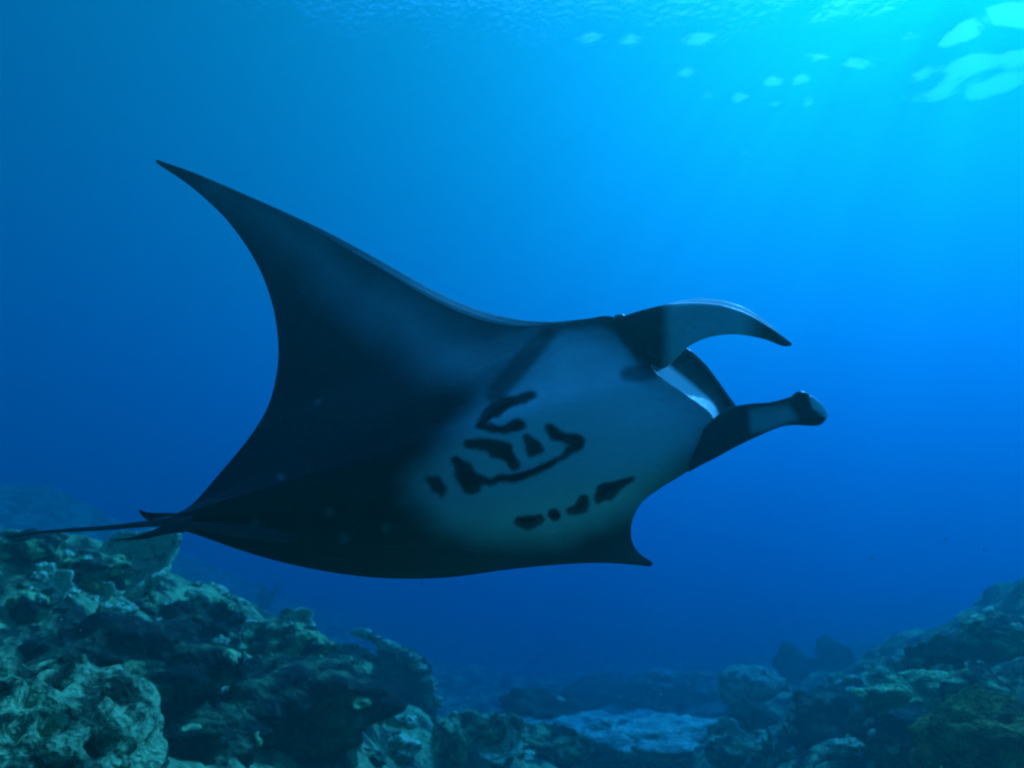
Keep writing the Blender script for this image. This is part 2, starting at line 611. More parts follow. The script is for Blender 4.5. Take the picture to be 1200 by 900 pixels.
JAW = [(800, 410), (820, 428), (840, 453), (857, 477)]         # upper jaw behind the open mouth

CHEST = [(655, 386), (700, 380), (738, 398), (772, 438), (840, 488), (828, 532), (790, 562), (752, 588), (700, 612), (640, 634), (570, 640),
         (515, 622), (480, 590), (478, 560), (515, 520), (560, 470), (612, 420)]
BAND = [(250, 216), (340, 258), (440, 314), (520, 360), (580, 384), (650, 386), (610, 430), (560, 460), (500, 440), (430, 390), (350, 310), (290, 250)]
MARKS = [
    [(563, 499, 4), (572, 486, 6.5), (588, 475, 6), (604, 468, 6.5), (622, 462, 4)],
    [(566, 500, 3), (590, 503, 4), (608, 499, 8)], [(606, 499, 7)], [(617, 514, 3), (628, 527, 8)],
    [(549, 520, 4), (572, 521, 7), (590, 529, 10), (603, 543, 6)],
    [(534, 540, 5), (543, 552, 10), (553, 570, 8)], [(548, 560, 8), (572, 563, 4), (604, 560, 3.5), (634, 549, 3), (658, 537, 3.5), (678, 521, 6)],
    [(644, 501, 6), (651, 508, 7), (664, 515, 6), (677, 517, 8)], [(592, 530, 7), (599, 541, 4)],
    [(503, 562, 5), (510, 567, 8), (518, 575, 6)],
    [(608, 610, 6), (618, 611, 8), (630, 608, 6)], [(650, 604, 8)], [(672, 597, 6), (682, 591, 9)],
    [(702, 583, 6), (711, 576, 11), (722, 570, 7), (738, 560, 3)]]
DARK_STROKES = [[(640, 392, 5), (612, 424, 7), (580, 462, 6)], [(735, 438, 3), (752, 437, 6), (768, 431, 6)], [(640, 391, 3), (664, 379, 4), (694, 372, 5), (728, 374, 6)], [(728, 378, 5), (738, 392, 7), (752, 410, 7)], [(728, 378, 8), (746, 398, 10), (760, 420, 8)]]  # dark strokes at the crease, mouth corner, shoulder edge and fin root


def skin_material():
    m, nt, out = nodes_of('manta_skin')
    b = nt.nodes.new('ShaderNodeBsdfPrincipled')
    b.inputs['Roughness'].default_value = 0.42
    b.inputs['Specular IOR Level'].default_value = 0.22
    at_ = nt.nodes.new('ShaderNodeAttribute'); at_.attribute_name = 'pigment_shading'
    tc = nt.nodes.new('ShaderNodeTexCoord')
    n1 = nt.nodes.new('ShaderNodeTexNoise'); n1.inputs['Scale'].default_value = 4; n1.inputs['Detail'].default_value = 6
    n2 = nt.nodes.new('ShaderNodeTexNoise'); n2.inputs['Scale'].default_value = 60; n2.inputs['Detail'].default_value = 3
    for n in (n1, n2):
        nt.links.new(tc.outputs['Object'], n.inputs['Vector'])
    r = nt.nodes.new('ShaderNodeMapRange')
    r.inputs['From Min'].default_value = .3; r.inputs['From Max'].default_value = .7
    r.inputs['To Min'].default_value = .80; r.inputs['To Max'].default_value = 1.1
    nt.links.new(n1.outputs['Fac'], r.inputs['Value'])
    mx = nt.nodes.new('ShaderNodeMix'); mx.data_type = 'RGBA'; mx.blend_type = 'MULTIPLY'
    mx.inputs['Factor'].default_value = 1
    nt.links.new(at_.outputs['Color'], mx.inputs['A']); nt.links.new(r.outputs['Result'], mx.inputs['B'])
    nt.links.new(mx.outputs['Result'], b.inputs['Base Color'])
    bp = nt.nodes.new('ShaderNodeBump'); bp.inputs['Strength'].default_value = .3; bp.inputs['Distance'].default_value = .01
    # fine scratches: long thin streaks along the body
    mp = nt.nodes.new('ShaderNodeMapping'); mp.inputs['Scale'].default_value = (3, 30, 34); mp.inputs['Rotation'].default_value = (.3, .5, .2)
    n3 = nt.nodes.new('ShaderNodeTexNoise'); n3.inputs['Scale'].default_value = 3.2; n3.inputs['Detail'].default_value = 4
    nt.links.new(tc.outputs['Object'], mp.inputs['Vector']); nt.links.new(mp.outputs['Vector'], n3.inputs['Vector'])
    r3 = nt.nodes.new('ShaderNodeMapRange'); r3.inputs['From Min'].default_value = .60; r3.inputs['From Max'].default_value = .74
    r3.inputs['To Max'].default_value = .10
    nt.links.new(n3.outputs['Fac'], r3.inputs['Value'])
    m3 = nt.nodes.new('ShaderNodeMix'); m3.data_type = 'RGBA'
    nt.links.new(r3.outputs['Result'], m3.inputs['Factor']); nt.links.new(mx.outputs['Result'], m3.inputs['A'])
    m3.inputs['B'].default_value = (.35, .37, .38, 1)
    nt.links.new(m3.outputs['Result'], b.inputs['Base Color'])
    ad = nt.nodes.new('ShaderNodeMath'); ad.operation = 'MULTIPLY_ADD'; ad.inputs[1].default_value = 1.5
    nt.links.new(n1.outputs['Fac'], ad.inputs[0]); nt.links.new(n2.outputs['Fac'], ad.inputs[2])
    nt.links.new(ad.outputs['Value'], bp.inputs['Height'])
    nt.links.new(bp.outputs['Normal'], b.inputs['Normal'])
    nt.links.new(b.outputs['BSDF'], out.inputs['Surface'])
    return m


SKIN = skin_material()
RIM_LIGHT = SKIN.copy(); RIM_LIGHT.name = 'manta_rim_light'
_b = next(n for n in RIM_LIGHT.node_tree.nodes if n.type == 'BSDF_PRINCIPLED')
_b.inputs['Roughness'].default_value = .3; _b.inputs['Specular IOR Level'].default_value = .6
_nt = RIM_LIGHT.node_tree                       # translucent pale skin of the added tubes that imitate rim light
_t = _nt.nodes.new('ShaderNodeBsdfTranslucent'); _t.inputs['Color'].default_value = (.9, .93, .95, 1)
_m = _nt.nodes.new('ShaderNodeMixShader'); _m.inputs['Fac'].default_value = .55
_nt.links.new(_b.outputs['BSDF'], _m.inputs[1]); _nt.links.new(_t.outputs['BSDF'], _m.inputs[2])
_nt.links.new(_m.outputs['Shader'], next(n for n in _nt.nodes if n.type == 'OUTPUT_MATERIAL').inputs['Surface'])
SZ = 0.5                       # drawn 2.8 m long, built as a 1.4 m long reef manta
MANTA_MID = Vector(unp([(560, 540)], [3.5])[0])
MANTA_AT = MANTA_MID * SZ


def pigment_shading_mesh(name, V, Fc, colors, parent, sharp=50, mat=None):
    V = (np.asarray(V) - np.array(MANTA_MID)) * SZ
    o = mesh_obj(name, V, Fc, mat or SKIN, parent)
    a = o.data.color_attributes.new('pigment_shading', 'FLOAT_COLOR', 'POINT')
    c = np.ones((len(V), 4)); c[:, :3] = colors
    a.data.foreach_set('color', c.ravel())
    o.data.set_sharp_from_angle(angle=math.radians(sharp))
    return o


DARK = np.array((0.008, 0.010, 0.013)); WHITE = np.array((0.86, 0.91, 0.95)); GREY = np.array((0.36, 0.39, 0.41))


def paint(P):
    """belly pigment at photo points; rear and wings include painted backlit shade"""
    jit = 8 * np.stack([fbm(np.stack([P[:, 0] / 60, P[:, 1] / 60, np.full(len(P), k)], -1), 3) for k in (0., 9.)], -1)
    Q = P + jit
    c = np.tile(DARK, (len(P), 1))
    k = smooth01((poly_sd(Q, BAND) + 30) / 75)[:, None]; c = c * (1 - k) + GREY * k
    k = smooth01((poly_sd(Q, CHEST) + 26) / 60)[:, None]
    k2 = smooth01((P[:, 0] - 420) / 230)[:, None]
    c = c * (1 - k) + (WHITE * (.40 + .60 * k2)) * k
    for s in DARK_STROKES:
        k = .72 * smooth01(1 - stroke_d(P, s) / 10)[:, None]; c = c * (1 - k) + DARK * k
    Q = P + 2.6 * np.stack([fbm(np.stack([P[:, 0] / 14, P[:, 1] / 14, np.full(len(P), k)], -1), 3, .6) for k in (3., 7.)], -1)
    for s in MARKS:
        k = .97 * smooth01(.5 - (stroke_d(Q, s) - 1.0) / 5)[:, None]; c = c * (1 - k) + DARK * k
    for (x, y, r) in [(385, 600, 5), (405, 632, 6), (452, 618, 4), (330, 560, 4), (372, 470, 4), (300, 612, 4)]:      # small pale scars
        k = .16 * smooth01(.5 - (np.linalg.norm(Q - (x, y), axis=1) - r) / 6)[:, None]; c = c * (1 - k) + WHITE * k
    return c


manta = empty('manta_ray', MANTA_AT)
tag(manta, 'large dark manta ray with pale spotted belly gliding over the reef, mouth open', 'manta ray')

NS, NC = 12, 190
le, te, dl, dt = spline(LE, NS), spline(TE, NS), spline(DL, NS), spline(DT, NS)
kk = np.linspace(0, 22, len(le))
tt = np.linspace(0, 1, NC) ** 1.25
PX = le[:, None] * (1 - tt[None, :, None]) + te[:, None] * tt[None, :, None]
DD = dl[:, None] * (1 - tt[None]) + dt[:, None] * tt[None]
mid = np.exp(-((kk - 13.0) / 4.2) ** 2)
DD = DD - 0.17 * mid[:, None] * np.sin(math.pi * tt[None] ** .75)
# hollow of the wing behind the leading edge
DD = DD + 0.05 * np.exp(-((kk - 5) / 3) ** 2)[:, None] * np.sin(math.pi * tt[None])
belly = unp(PX, DD)
edge = np.clip(np.minimum(kk, 22 - kk) / 3.0, 0, 1)
T = (0.42 * np.exp(-((kk - 12.6) / 3.6) ** 2) + 0.10) * (0.12 + .88 * edge)
prof = 2.6 * (0.2969 * np.sqrt(tt) - 0.126 * tt - 0.3516 * tt ** 2 + 0.2843 * tt ** 3 - 0.1036 * tt ** 4) / .26
prof = np.maximum(prof, 0)
# dorsal side of the head stays low so that the shoulder line is the belly's own edge
upk = (1 - .8 * np.exp(-((kk - 9.8) / 1.8) ** 2))[:, None, None]
back_dir = FWD * 0.86 + UP * 0.42 * upk + RIGHT * 0.12 * upk
back_dir = back_dir / np.linalg.norm(back_dir, axis=-1, keepdims=True)
back = belly + (T[:, None] * prof[None])[..., None] * back_dir + 0.004 * back_dir
# the open mouth: the back of the head starts at the upper jaw
wj = smooth01((2.6 - np.abs(kk - 13.2)) / 1.4)
jaw = spline(JAW, 40); jj = np.clip((kk - 11.6) / 3.0, 0, 1) * (len(jaw) - 1)
jp = np.stack([np.interp(jj, np.arange(len(jaw)), jaw[:, q]) for q in (0, 1)], -1)
jaw3 = unp(jp, np.full(len(jp), 3.24))
shift = (jaw3 - back[:, 0]) * wj[:, None]
back = back + shift[:, None] * (np.clip(1 - tt / .35, 0, 1) ** 2)[None, :, None]
# rounded leading edge of the upper wing: its upper side shows as a thin lip
lip = (0.042 * smooth01((kk - 1.0) / 3) * smooth01((9.0 - kk) / 2.5))[:, None] * np.exp(-tt / .05)[None]
back = back + lip[..., None] * (UP * .9 + RIGHT * .44 + FWD * .5)
ns = len(le)
NF = 7                          # rows across the mouth, from the lower lip to the edge of the upper jaw
fq = np.linspace(0, 1, NF)[None, :, None]
front = belly[:, :1] * (1 - fq) + back[:, :1] * fq + FWD * .02 * wj[:, None, None] * np.sin(math.pi * fq)
tail_edge = np.stack([belly[:, -1], back[:, -1]], 1)
n0 = ns * NC
V = np.concatenate([belly.reshape(-1, 3), back.reshape(-1, 3), front.reshape(-1, 3), tail_edge.reshape(-1, 3)])
Fc = grid_faces(ns, NC) + grid_faces(ns, NC, n0, True) + grid_faces(ns, NF, 2 * n0, True) + grid_faces(ns, 2, 2 * n0 + NF * ns)
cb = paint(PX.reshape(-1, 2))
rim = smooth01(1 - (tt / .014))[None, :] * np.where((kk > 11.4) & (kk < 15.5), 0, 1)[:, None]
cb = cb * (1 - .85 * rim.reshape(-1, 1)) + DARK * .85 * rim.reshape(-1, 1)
pk = (np.exp(-((kk - 5.6) / 1.9) ** 2)[:, None] * smooth01(1 - np.abs(tt - .06) / .12)[None]).reshape(-1, 1)
cd = DARK * 1.6 * (1 - pk) + np.array((.5, .52, .52)) * pk  # pale strip puts the sunlit rim into the back's colour
mouthw = ((wj > .25) & (kk > 11.85))[:, None]
cf = np.where((mouthw & (fq[:, :, 0] < .5)).reshape(-1, 1), WHITE, DARK * 1.5)
lipc = (np.exp(-((kk - 5.6) / 1.9) ** 2)[:, None] * smooth01(fq[:, :, 0] * 2.5)).reshape(-1, 1)
cf = cf * (1 - lipc) + np.array((.8, .82, .82)) * lipc  # lip whitened to paint the bright rim along the wing
ce = np.tile(DARK, (2 * ns, 1))
pigment_shading_mesh('body', V, Fc, np.concatenate([cb, cd, cf, ce]), manta, 60)


def loft(pairs, depth, thick, cup_=0.0, n=20, steps=8):
    """fin from pairs (top x, top y, bottom x, bottom y): flattened elliptic sections"""
    A = spline(pairs, steps); d = spline(depth, steps); th = spline(thick, steps)
    Tp, Bt = unp(A[:, :2], d), unp(A[:, 2:], d)
    C, R = (Tp + Bt) / 2, (Tp - Bt) / 2
    L = np.linalg.norm(R, axis=1)
    V, PXs = [], []
    for i in range(len(A)):
        for k in range(n):
            w = 2 * math.pi * k / n
            V.append(C[i] + R[i] * math.cos(w) + FWD * (th[i] * L[i] * math.sin(w) - cup_ * L[i] * (math.cos(w) ** 2 - .5)))
            PXs.append((A[i, :2] + A[i, 2:]) / 2 + (A[i, :2] - A[i, 2:]) / 2 * math.cos(w))
    Fc = [(i * n + k, i * n + (k + 1) % n, (i + 1) * n + (k + 1) % n, (i + 1) * n + k) for i in range(len(A) - 1) for k in range(n)]
    Fc += [tuple(range(n))[::-1], tuple((len(A) - 1) * n + k for k in range(n))]
    Fc = [f[::-1] for f in Fc]
    return np.array(V), Fc, np.array(PXs)


# upper cephalic fin
V, Fc, Q = loft([(716, 376, 744, 402), (738, 368, 760, 424), (762, 361, 776, 432), (788, 356, 792, 420), (816, 355, 808, 405), (846, 358, 832, 395),
                 (876, 368, 862, 392), (904, 385, 893, 397), (922, 398, 915, 405), (928, 403, 925, 406)],
                [3.2, 3.14, 3.08, 3.02, 2.97, 2.93, 2.91, 2.92, 2.94, 2.95], [.3, .4, .42, .36, .3, .3, .36, .6, .8, .9], .25)
c = np.tile(np.array((.66, .70, .71)), (len(Q), 1))
k = smooth01((788 - Q[:, 0]) / 18)[:, None]; c = c * (1 - k) + DARK * 1.6 * k
k = smooth01((Q[:, 0] - 862) / 36)[:, None]; c = c * (1 - k) + DARK * k
# sunlit rim painted white along the fin's upper side
top = np.array([np.cos(2 * math.pi * (i % 20) / 20) for i in range(len(Q))])
k = (smooth01((top - .80) / .1) * smooth01((Q[:, 0] - 784) / 8) * smooth01((925 - Q[:, 0]) / 40))[:, None]
c = c * (1 - k) + WHITE * 1.2 * k
pigment_shading_mesh('cephalic_fin', V, Fc, c, manta, 70)

# added pale tube that draws the sunlit rim along the fin's top
q = spline([(783, 358), (800, 356), (822, 355), (846, 357.5), (870, 364.5), (892, 377), (912, 391)], 6)
V, Fc = tube(unp(q, np.interp(q[:, 0], [783, 846, 912], [3.03, 2.955, 2.95])), list(.019 * np.sin(np.linspace(.25, math.pi - .12, len(q))) ** .5), 12)
pigment_shading_mesh('fin_rim_light', V, Fc, np.tile(np.array((.9, .93, .93)), (len(V), 1)), manta, mat=RIM_LIGHT)

# lower cephalic fin
V, Fc, Q = loft([(826, 500, 806, 553), (838, 488, 818, 546), (852, 478, 836, 537), (876, 473, 862, 523), (902, 471, 892, 509), (922, 466, 915, 500), (938, 461, 932, 498),
                 (950, 464, 948, 499), (962, 473, 960, 498), (970, 484, 968, 491)],
                [3.04, 3.0, 2.95, 2.88, 2.83, 2.79, 2.76, 2.75, 2.75, 2.76], [.3, .36, .36, .32, .3, .34, .42, .45, .5, .7], .25)
c = np.tile(DARK * 2.0, (len(Q), 1))
k = smooth01((poly_sd(Q, [(878, 482), (922, 476), (930, 490), (900, 502), (880, 505)]) + 6) / 9)[:, None]
c = c * (1 - k) + np.array((.42, .45, .46)) * k
k = smooth01((poly_sd(Q, [(944, 456), (960, 460), (978, 482), (968, 490), (950, 478)]) + 3) / 5)[:, None]
c = c * (1 - k) + WHITE * k
pigment_shading_mesh('cephalic_fin', V, Fc, c, manta, 70)
# rolled lip at the fin's end
q = spline([(926, 471), (932, 466), (939, 464), (946, 468), (949, 477)], 5)
V, Fc = tube(unp(q, np.full(len(q), 2.752)), list(.003 + .018 * np.sin(np.linspace(.1, math.pi - .25, len(q)))), 20)
pigment_shading_mesh('fin_curl', V, Fc, np.tile(DARK, (len(V), 1)), manta)

# upper jaw across the open mouth
jq = spline([(792, 408), (806, 415), (822, 430), (838, 451), (850, 468), (860, 480)], 6)
V, Fc = tube(unp(jq, np.full(len(jq), 3.25)), list(np.interp(np.linspace(0, 1, len(jq)), [0, .15, .6, .85, 1], [.02, .024, .024, .024, .02])), 14)
c = np.tile(DARK * 1.5, (len(V), 1))
pigment_shading_mesh('upper_jaw', V, Fc, c, manta)

# added pale tube standing in for rim light on the raised wing's front
i0, i1 = int(3.2 * NS), int(8.3 * NS)
q = le[i0:i1] + np.array((.8, -1.2))
V, Fc = tube(unp(q, dl[i0:i1] + .012), list(.017 * np.sin(np.linspace(.08, math.pi - .08, len(q)))), 10)
pigment_shading_mesh('wing_rim_light', V, Fc, np.tile(np.array((.62, .65, .66)), (len(V), 1)), manta, mat=RIM_LIGHT)

# eyes on the outer side of each fin root
def eye_material():
    m, nt, out = nodes_of('manta_eye')
    b = nt.nodes.new('ShaderNodeBsdfPrincipled')
    b.inputs['Base Color'].default_value = (.01, .012, .014, 1); b.inputs['Roughness'].default_value = .08
    nt.links.new(b.outputs['BSDF'], out.inputs['Surface'])
    return m


EYE = eye_material()
for (ex, ey, ed) in ((727, 375, 3.22), (838, 522, 3.2)):
    v, f = ICO[3]
    c = Vector(unp([(ex, ey)], [ed])[0])
    e = mesh_obj('eye', v * .03 * SZ, f, EYE, manta); e.location = (c - MANTA_MID) * SZ
    v2, f2 = tube([c + Vector((0, .02 - .03 * q, -.012 + .04 * q)) for q in np.linspace(0, 1, 7)], [.042 * math.sqrt(max(.02, 1 - q ** 2)) for q in np.linspace(0, 1, 7)], 18)
    pigment_shading_mesh('eye_ridge', v2, f2, np.tile(np.array((.3, .31, .31)), (len(v2), 1)), manta)

# gill slits: thin raised flaps inside the dark belly marks
def belly_point(x, y):
    """belly surface under a photo pixel"""
    d = np.hypot(PX[..., 0] - x, PX[..., 1] - y)
    i, j = np.unravel_index(d.argmin(), d.shape)
    return DD[i, j]


for s in ([(567, 496), (580, 481), (602, 468)], [(575, 501), (592, 503), (608, 499)], [(556, 521), (580, 523), (600, 540)], [(538, 543), (547, 556), (553, 570)],
          [(580, 562), (620, 554), (655, 538)], [(646, 502), (662, 514), (676, 518)], [(610, 610), (618, 611), (628, 608)], [(647, 606), (650, 604), (654, 602)],
          [(674, 596), (682, 591), (688, 588)], [(703, 582), (711, 576), (722, 569)]):
    q = spline(s, 5)
    w = unp(q, np.array([belly_point(*p) for p in q]) - .004)
    r = .012 * np.sin(np.linspace(.25, math.pi - .25, len(q)))
    V, Fc = tube(w, list(r), 8)
    pigment_shading_mesh('gill_slit', V, Fc, np.tile(DARK * .8, (len(V), 1)), manta)

# tail, dorsal fin, pelvic fins
q = spline([(232, 611, 3.84), (200, 611, 3.88), (170, 614, 3.92), (130, 618, 3.97), (85, 621, 4.02), (45, 624, 4.06), (10, 630, 4.1)], 6)
V, Fc = tube(unp(q[:, :2], q[:, 2]), list(np.interp(np.linspace(0, 1, len(q)), [0, .15, .3, .7, 1], [.055, .036, .02, .012, .005])), 10)
pigment_shading_mesh('tail', V, Fc, np.tile(DARK + .05, (len(V), 1)), manta)
V, Fc, Q = loft([(214, 602, 205, 612), (196, 601, 192, 613), (182, 601, 178, 612), (172, 600, 168, 606), (163, 597, 163, 600)], [3.9, 3.92, 3.93, 3.94, 3.95], [.3, .3, .3, .3, .4])
pigment_shading_mesh('dorsal_fin', V, Fc, np.tile(DARK, (len(V), 1)), manta)
V, Fc, Q = loft([(222, 612, 216, 624), (196, 615, 196, 626), (176, 622, 174, 631), (156, 629, 154, 633), (134, 632, 133, 634)], [3.83, 3.83, 3.84, 3.86, 3.88], [.3, .3, .3, .3, .4])
pigment_shading_mesh('pelvic_fin', V, Fc, np.tile(DARK + .05, (len(V), 1)), manta)
V, Fc, Q = loft([(352, 631, 351, 633), (336, 624, 333, 635), (306, 618, 304, 633), (270, 614, 268, 628), (236, 612, 235, 621), (215, 611, 214, 615)], [3.62, 3.64, 3.68, 3.72, 3.77, 3.8], [.3, .2, .2, .2, .2, .3])
pigment_shading_mesh('pelvic_fin', V, Fc, np.tile(np.array((.05, .055, .06)), (len(V), 1)), manta)

# ------------------------------------------------------------------ reef, left slope
rock(20, 916, 306, 262, M_MOUND, 'broad pale teal coral mound full of pits in the bottom left corner', 'coral', 'coral_mound',
     sub=5, depth=2.55, rough=.10, lobes=.12, pits=.5)
rock(178, 826, 62, 20, M_PALE, 'sausage shaped pale coral lying below the dark hollow', 'coral', 'coral_lump', dz=.6, rough=.2, lobes=.5)
cup(247, 818, 34, 'small pale ring of coral right of the sausage shaped coral', M_PALE, tilt=.9)
rock(92, 672, 84, 44, M_ROCK, 'lumpy coral boulder below the tail of the manta', 'rock', 'reef_rock', patches=7, lobes=.5)
cup(165, 692, 92, 'wide shallow coral bowl on the crest under the tail fins', M_PALE, tilt=.8, deep=.85)
rock(182, 670, 20, 14, M_PALE, 'bright white coral knob on the rim of the coral bowl', 'coral', 'coral_lump', dz=1.2, sub=3, depth=6.1)
rock(130, 733, 52, 30, M_PALE, 'star shaped pale coral above the dark hollow', 'coral', 'coral_lump', lobes=.8, lf=1.7, dz=.4)
ledge([(246, 688, 6.4), (272, 704, 6.5), (290, 714, 6.6)], .055, 'narrow pale ledge of coral sloping down along the crest', M_PALE)
rock(34, 715, 36, 44, M_ROCK, 'upright knobbly rock at the left edge over the pale mound', 'rock', 'reef_rock', patches=4)
rock(28, 645, 74, 46, M_ROCK, 'rounded crest rock at the left edge under the whip tail', 'rock', 'reef_rock', patches=5)
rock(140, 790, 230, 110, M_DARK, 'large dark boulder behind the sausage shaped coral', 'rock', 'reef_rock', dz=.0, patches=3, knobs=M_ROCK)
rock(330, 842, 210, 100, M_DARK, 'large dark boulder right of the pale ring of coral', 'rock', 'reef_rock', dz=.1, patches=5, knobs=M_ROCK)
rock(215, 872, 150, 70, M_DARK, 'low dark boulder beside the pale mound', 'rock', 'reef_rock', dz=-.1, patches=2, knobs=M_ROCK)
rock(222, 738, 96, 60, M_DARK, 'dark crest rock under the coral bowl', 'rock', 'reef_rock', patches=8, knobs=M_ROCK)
rock(318, 765, 110, 60, M_ROCK, 'mottled rock midway down the left crest', 'rock', 'reef_rock', patches=8)
rock(255, 760, 60, 44, M_ROCK, 'small mottled rock tucked behind the mottled crest rock', 'rock', 'reef_rock', patches=5)
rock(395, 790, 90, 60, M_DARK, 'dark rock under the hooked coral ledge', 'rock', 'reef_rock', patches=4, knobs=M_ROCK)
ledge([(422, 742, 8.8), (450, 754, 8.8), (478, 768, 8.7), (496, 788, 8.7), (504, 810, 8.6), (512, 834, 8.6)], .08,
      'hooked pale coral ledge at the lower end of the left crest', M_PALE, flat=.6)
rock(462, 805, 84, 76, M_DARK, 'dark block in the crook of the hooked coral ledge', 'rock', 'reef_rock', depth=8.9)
ledge([(372, 846, 5.6), (410, 842, 5.6), (450, 840, 5.7), (482, 848, 5.8)], .06, 'level pale coral ledge near the bottom edge', M_PALE)
cup(345, 858, 30, 'small pale cup coral at the left end of the level ledge', M_PALE, tilt=.7)
rock(468, 884, 44, 24, M_PALE, 'pale coral lump at the bottom edge below the level ledge', 'coral', 'coral_lump', dz=.5)
cup(585, 884, 66, 'pale horseshoe of coral at the bottom edge in the middle', M_PALE, tilt=.6)
ledge([(548, 872, 7.2), (575, 868, 7.3), (596, 872, 7.4)], .05, 'short pale ledge behind the coral horseshoe', M_PALE)
rock(525, 872, 40, 52, M_ROCK, 'upright rock at the foot of the hooked coral ledge', 'rock', 'reef_rock', patches=3)
cup(62, 704, 48, 'small pale coral cup left of the star shaped coral', M_PALE, tilt=.8)
cup(266, 748, 44, 'round pale coral cup half way down the left crest', M_PALE, tilt=.9)
cup(345, 742, 40, 'tilted coral cup on the left crest before the hooked ledge', M_PALE, tilt=.7, deep=.7)
cup(118, 706, 36, 'little coral ring directly over the star shaped coral', M_PALE, tilt=1.0)
cup(300, 800, 40, 'shaded coral cup on the large dark boulder', M_ROCK, tilt=.8)
cup(1092, 812, 44, 'pale coral cup on the dark rounded rock at the right', M_PALE, tilt=.9)
cup(1150, 806, 40, 'pale coral cup right of the bright green coral hump', M_PALE, tilt=.8)
cup(850, 872, 40, 'pale coral cup at the right end of the bright slab', M_PALE, tilt=.8)
branching(310, 712, 34, 'thin branching coral standing on the left crest beyond the narrow ledge', M_ROCK)
branching(60, 780, 40, 'branching coral in the dark gap above the pale mound', M_DARK, 8)
sponge(228, 868, 60, 30, .5, 'leaning finger sponge beside the pale mound', M_DARK, 3)

# ------------------------------------------------------------------ valley, hazy
rock(700, 860, 170, 22, M_SAND, 'flat pale slab on the valley floor, the left one of a pair', 'rock', 'flat_rock', dz=.2, lobes=.55, rough=.4)
rock(810, 868, 190, 24, M_SAND, 'bright flat slab of rubble on the valley floor below the dome coral', 'rock', 'flat_rock', dz=.2, lobes=.6, rough=.4, sub=5)
rock(790, 884, 130, 34, M_SAND, 'bright pale rubble heap at the bottom edge left of the right reef', 'rock', 'rubble_heap', dz=.3, lobes=.6)
rock(560, 862, 70, 40, M_ROCK, 'rounded teal rock right of the foot of the hooked ledge', 'rock', 'reef_rock', dz=.2, patches=5)
rock(640, 878, 90, 36, M_ROCK, 'low teal rock at the bottom edge left of the pale slab', 'rock', 'reef_rock', dz=.2, patches=6)
rock(612, 858, 60, 26, M_SAND, 'small pale rubble patch behind the low teal rock', 'rock', 'rubble_heap', dz=.2, lobes=.6)
rock(715, 892, 90, 40, M_ROCK, 'teal rock at the bottom edge under the pale slab', 'rock', 'reef_rock', dz=.2, patches=6)
rock(870, 888, 80, 36, M_ROCK, 'teal rock at the bottom edge between rubble heap and right reef', 'rock', 'reef_rock', dz=.2, patches=6)
rock(760, 848, 60, 20, M_SAND, 'thin pale slab in front of the broad hazy mound', 'rock', 'flat_rock', dz=.2, lobes=.5)
rock(795, 832, 130, 62, M_ROCK, 'broad hazy mound beyond the bright slab', 'rock', 'reef_rock', dz=.35, patches=5)
rock(700, 825, 90, 40, M_DARK, 'dim hazy mound left of the broad mound', 'rock', 'reef_rock', dz=.3)
rock(640, 845, 120, 44, M_DARK, 'dark low rock at the left end of the valley', 'rock', 'reef_rock', dz=.2, patches=4)
rock(884, 822, 78, 52, M_PALE, 'round mushroom shaped coral dome standing in the haze', 'coral', 'dome_coral', dz=.5, rough=.14, lobes=.12)
rock(884, 850, 42, 44, M_DARK, 'stubby rock pedestal under the round coral dome', 'rock', 'reef_rock', dz=.2)
tt = 15.0
g = at(955, 822, tt)
parts = []
for (dx, dz_, w, h) in [(0, -45, 150, 120), (0, 0, 85, 60), (-20, 26, 40, 64), (26, 30, 56, 70), (8, 10, 90, 60)]:
    v, f = lump((w / 2 / F * tt, w / 2.4 / F * tt, h / 2 / F * tt), nseed(), 4)
    parts.append((v + np.array([dx / F * tt, 0, dz_ / F * tt]), f))
V, Fc = merge(parts)
o = mesh_obj('reef_pinnacle', V, Fc, M_DARK)
o.location = g
tag(o, 'dark two pronged reef pinnacle rising in the haze right of the coral dome', 'rock')

# ------------------------------------------------------------------ reef, right slope
rock(1165, 878, 150, 110, M_BROWN, 'brown sponge covered boulder in the bottom right corner', 'sponge', 'brown_boulder', sub=5, depth=3.6, rough=.3, lobes=.3, patches=6, knobs=M_BROWN)
rock(1100, 836, 120, 52, M_GREEN, 'bright green coral head above the brown boulder', 'coral', 'coral_hump', sub=5, dz=.5, lobes=.6, rough=.35, patches=4, knobs=M_GREEN)
rock(1112, 800, 84, 60, M_DARK, 'dark rounded rock behind the bright green coral head', 'rock', 'reef_rock', dz=.5, patches=6, knobs=M_PALE)
rock(1175, 772, 80, 70, M_ROCK, 'tall mottled rock at the right edge', 'rock', 'reef_rock', dz=.5, patches=7)
sponge(1150, 772, 62, 30, .5, 'pale finger sponge leaning right against the tall mottled rock', M_PALE, 2)
rock(1188, 722, 60, 62, M_ROCK, 'dim upright rock high on the right edge', 'rock', 'reef_rock', depth=11)
ledge([(1080, 768, 8.4), (1105, 764, 8.3), (1124, 772, 8.2), (1128, 786, 8.1)], .065, 'thin pale coral ledge curling over the dark rounded rock', M_PALE)
ledge([(975, 803, 9.0), (1000, 804, 8.9), (1024, 806, 8.8)], .06, 'upper one of two level coral ledges on the right reef', M_PALE)
ledge([(972, 823, 8.8), (1000, 825, 8.7), (1030, 828, 8.6)], .06, 'lower one of two level coral ledges on the right reef', M_PALE)
cup(1042, 830, 56, 'pale coral bowl between the level ledges and the green coral head', M_PALE, tilt=.6)
rock(985, 858, 96, 62, M_DARK, 'dark hollow faced rock under the two level ledges', 'rock', 'reef_rock', dz=.3, patches=6, knobs=M_PALE)
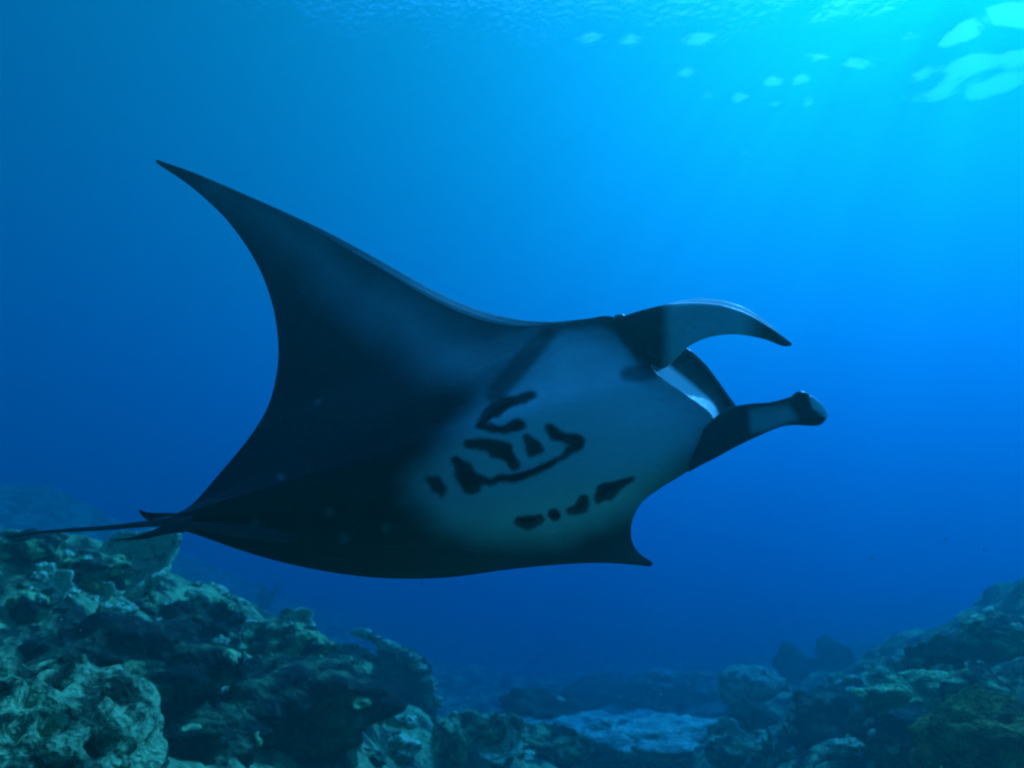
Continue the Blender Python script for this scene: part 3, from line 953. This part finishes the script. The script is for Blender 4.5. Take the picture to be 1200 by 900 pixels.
rock(1045, 862, 80, 50, M_DARK, 'dark rock under the pale coral bowl', 'rock', 'reef_rock', dz=.2, patches=7, knobs=M_PALE)
rock(992, 884, 34, 22, M_PALE, 'small bright coral lump at the foot of the right reef', 'coral', 'coral_lump', dz=.6)
sponge(1034, 896, 44, 18, .4, 'leaning pale finger sponge at the bottom edge of the right reef', M_PALE, 2)
branching(940, 880, 40, 'blue green branching coral at the left foot of the right reef', M_ROCK, 10)
branching(905, 888, 30, 'small branching coral next to the bright rubble heap', M_ROCK, 8)
rock(1090, 880, 110, 60, M_DARK, 'dark boulder between the leaning sponge and the brown boulder', 'rock', 'reef_rock', dz=.1, patches=7, knobs=M_PALE)
rock(1060, 792, 70, 30, M_ROCK, 'low mottled rock under the thin curling ledge', 'rock', 'reef_rock', dz=.3, patches=4)
rock(1150, 822, 70, 44, M_ROCK, 'mottled rock right of the bright green coral head', 'rock', 'reef_rock', dz=.4, patches=5, knobs=M_GREEN)

# ------------------------------------------------------------------ countless small coral heads: look-alikes of the two slopes
SMALL = []
for k in range(5):
    v, f = lump((1, .9, .62), 700 + k, 3, rough=.35, lobes=.6, lf=2.4)
    me = bpy.data.meshes.new('coral_clump')
    me.from_pydata([tuple(q) for q in v], [], f); me.update()
    me.polygons.foreach_set('use_smooth', [True] * len(me.polygons))
    me.materials.append(M_PALE if k < 2 else M_ROCK)
    SMALL.append(me)


def clumps(boxes, n, label, group, smin, smax, seed):
    rng = random.Random(seed)
    k = 0
    while k < n:
        x0, y0, x1, y1 = rng.choice(boxes)
        px, py = rng.uniform(x0, x1), rng.uniform(y0, y1)
        g, t = ground(px, py)
        if t > 20:
            continue
        o = bpy.data.objects.new('coral_clump', rng.choice(SMALL))
        COL.objects.link(o)
        s = rng.uniform(smin, smax) / 2 / F * t
        o.scale = (s * rng.uniform(.8, 1.5), s * rng.uniform(.8, 1.3), s * rng.uniform(.6, 1.2))
        o.rotation_euler = (rng.uniform(-.4, .4), rng.uniform(-.4, .4), rng.uniform(0, 6.28))
        o.location = g + Vector((0, 0, s * .15))
        tag(o, label, 'coral', group)
        k += 1


for (box, n, where) in [((20, 640, 120, 700), 20, 'on the left crest under the whip tail'), ((110, 660, 290, 730), 24, 'on the left crest below the belly of the manta'),
                        ((20, 700, 200, 775), 18, 'above the dark hollow on the left'), ((270, 730, 400, 830), 22, 'midway down the left slope'),
                        ((390, 770, 510, 892), 20, 'around the hooked and level ledges'), ((200, 800, 390, 895), 14, 'among the dark boulders at bottom left')]:
    clumps([box], n, 'small knobbly coral clump ' + where, 'small coral clumps ' + where, 8, 24, n)
for (box, n, where) in [((930, 790, 1010, 890), 24, 'at the left foot of the right reef'), ((1000, 780, 1090, 890), 24, 'around the pale bowl on the right reef'),
                        ((1090, 740, 1185, 850), 24, 'round the bright green coral on the right')]:
    clumps([box], n, 'small knobbly coral clump ' + where, 'small coral clumps ' + where, 8, 24, n + 50)
for (box, n, where) in [((560, 855, 740, 895), 24, 'on the left half of the hazy valley floor'), ((740, 845, 930, 895), 24, 'round the bright slab on the valley floor')]:
    clumps([box], n, 'small knobbly coral clump ' + where, 'small coral clumps ' + where, 6, 20, n + 80)

# ------------------------------------------------------------------ specks drifting in the water
rng = random.Random(21)
parts = []
v0, f0 = ICO[2]
for k in range(80):
    d = rng.uniform(1.6, 4.5)
    c = at(rng.uniform(-200, 1400), rng.uniform(580, 1000), d)
    parts.append((v0 * rng.uniform(.0012, .0032) * (.6 + d * .18) + np.array(c), f0))
V, Fc = merge(parts)
o = mesh_obj('plankton', V, Fc, M_PALE)
tag(o, 'tiny pale specks drifting in the water', kind='stuff')
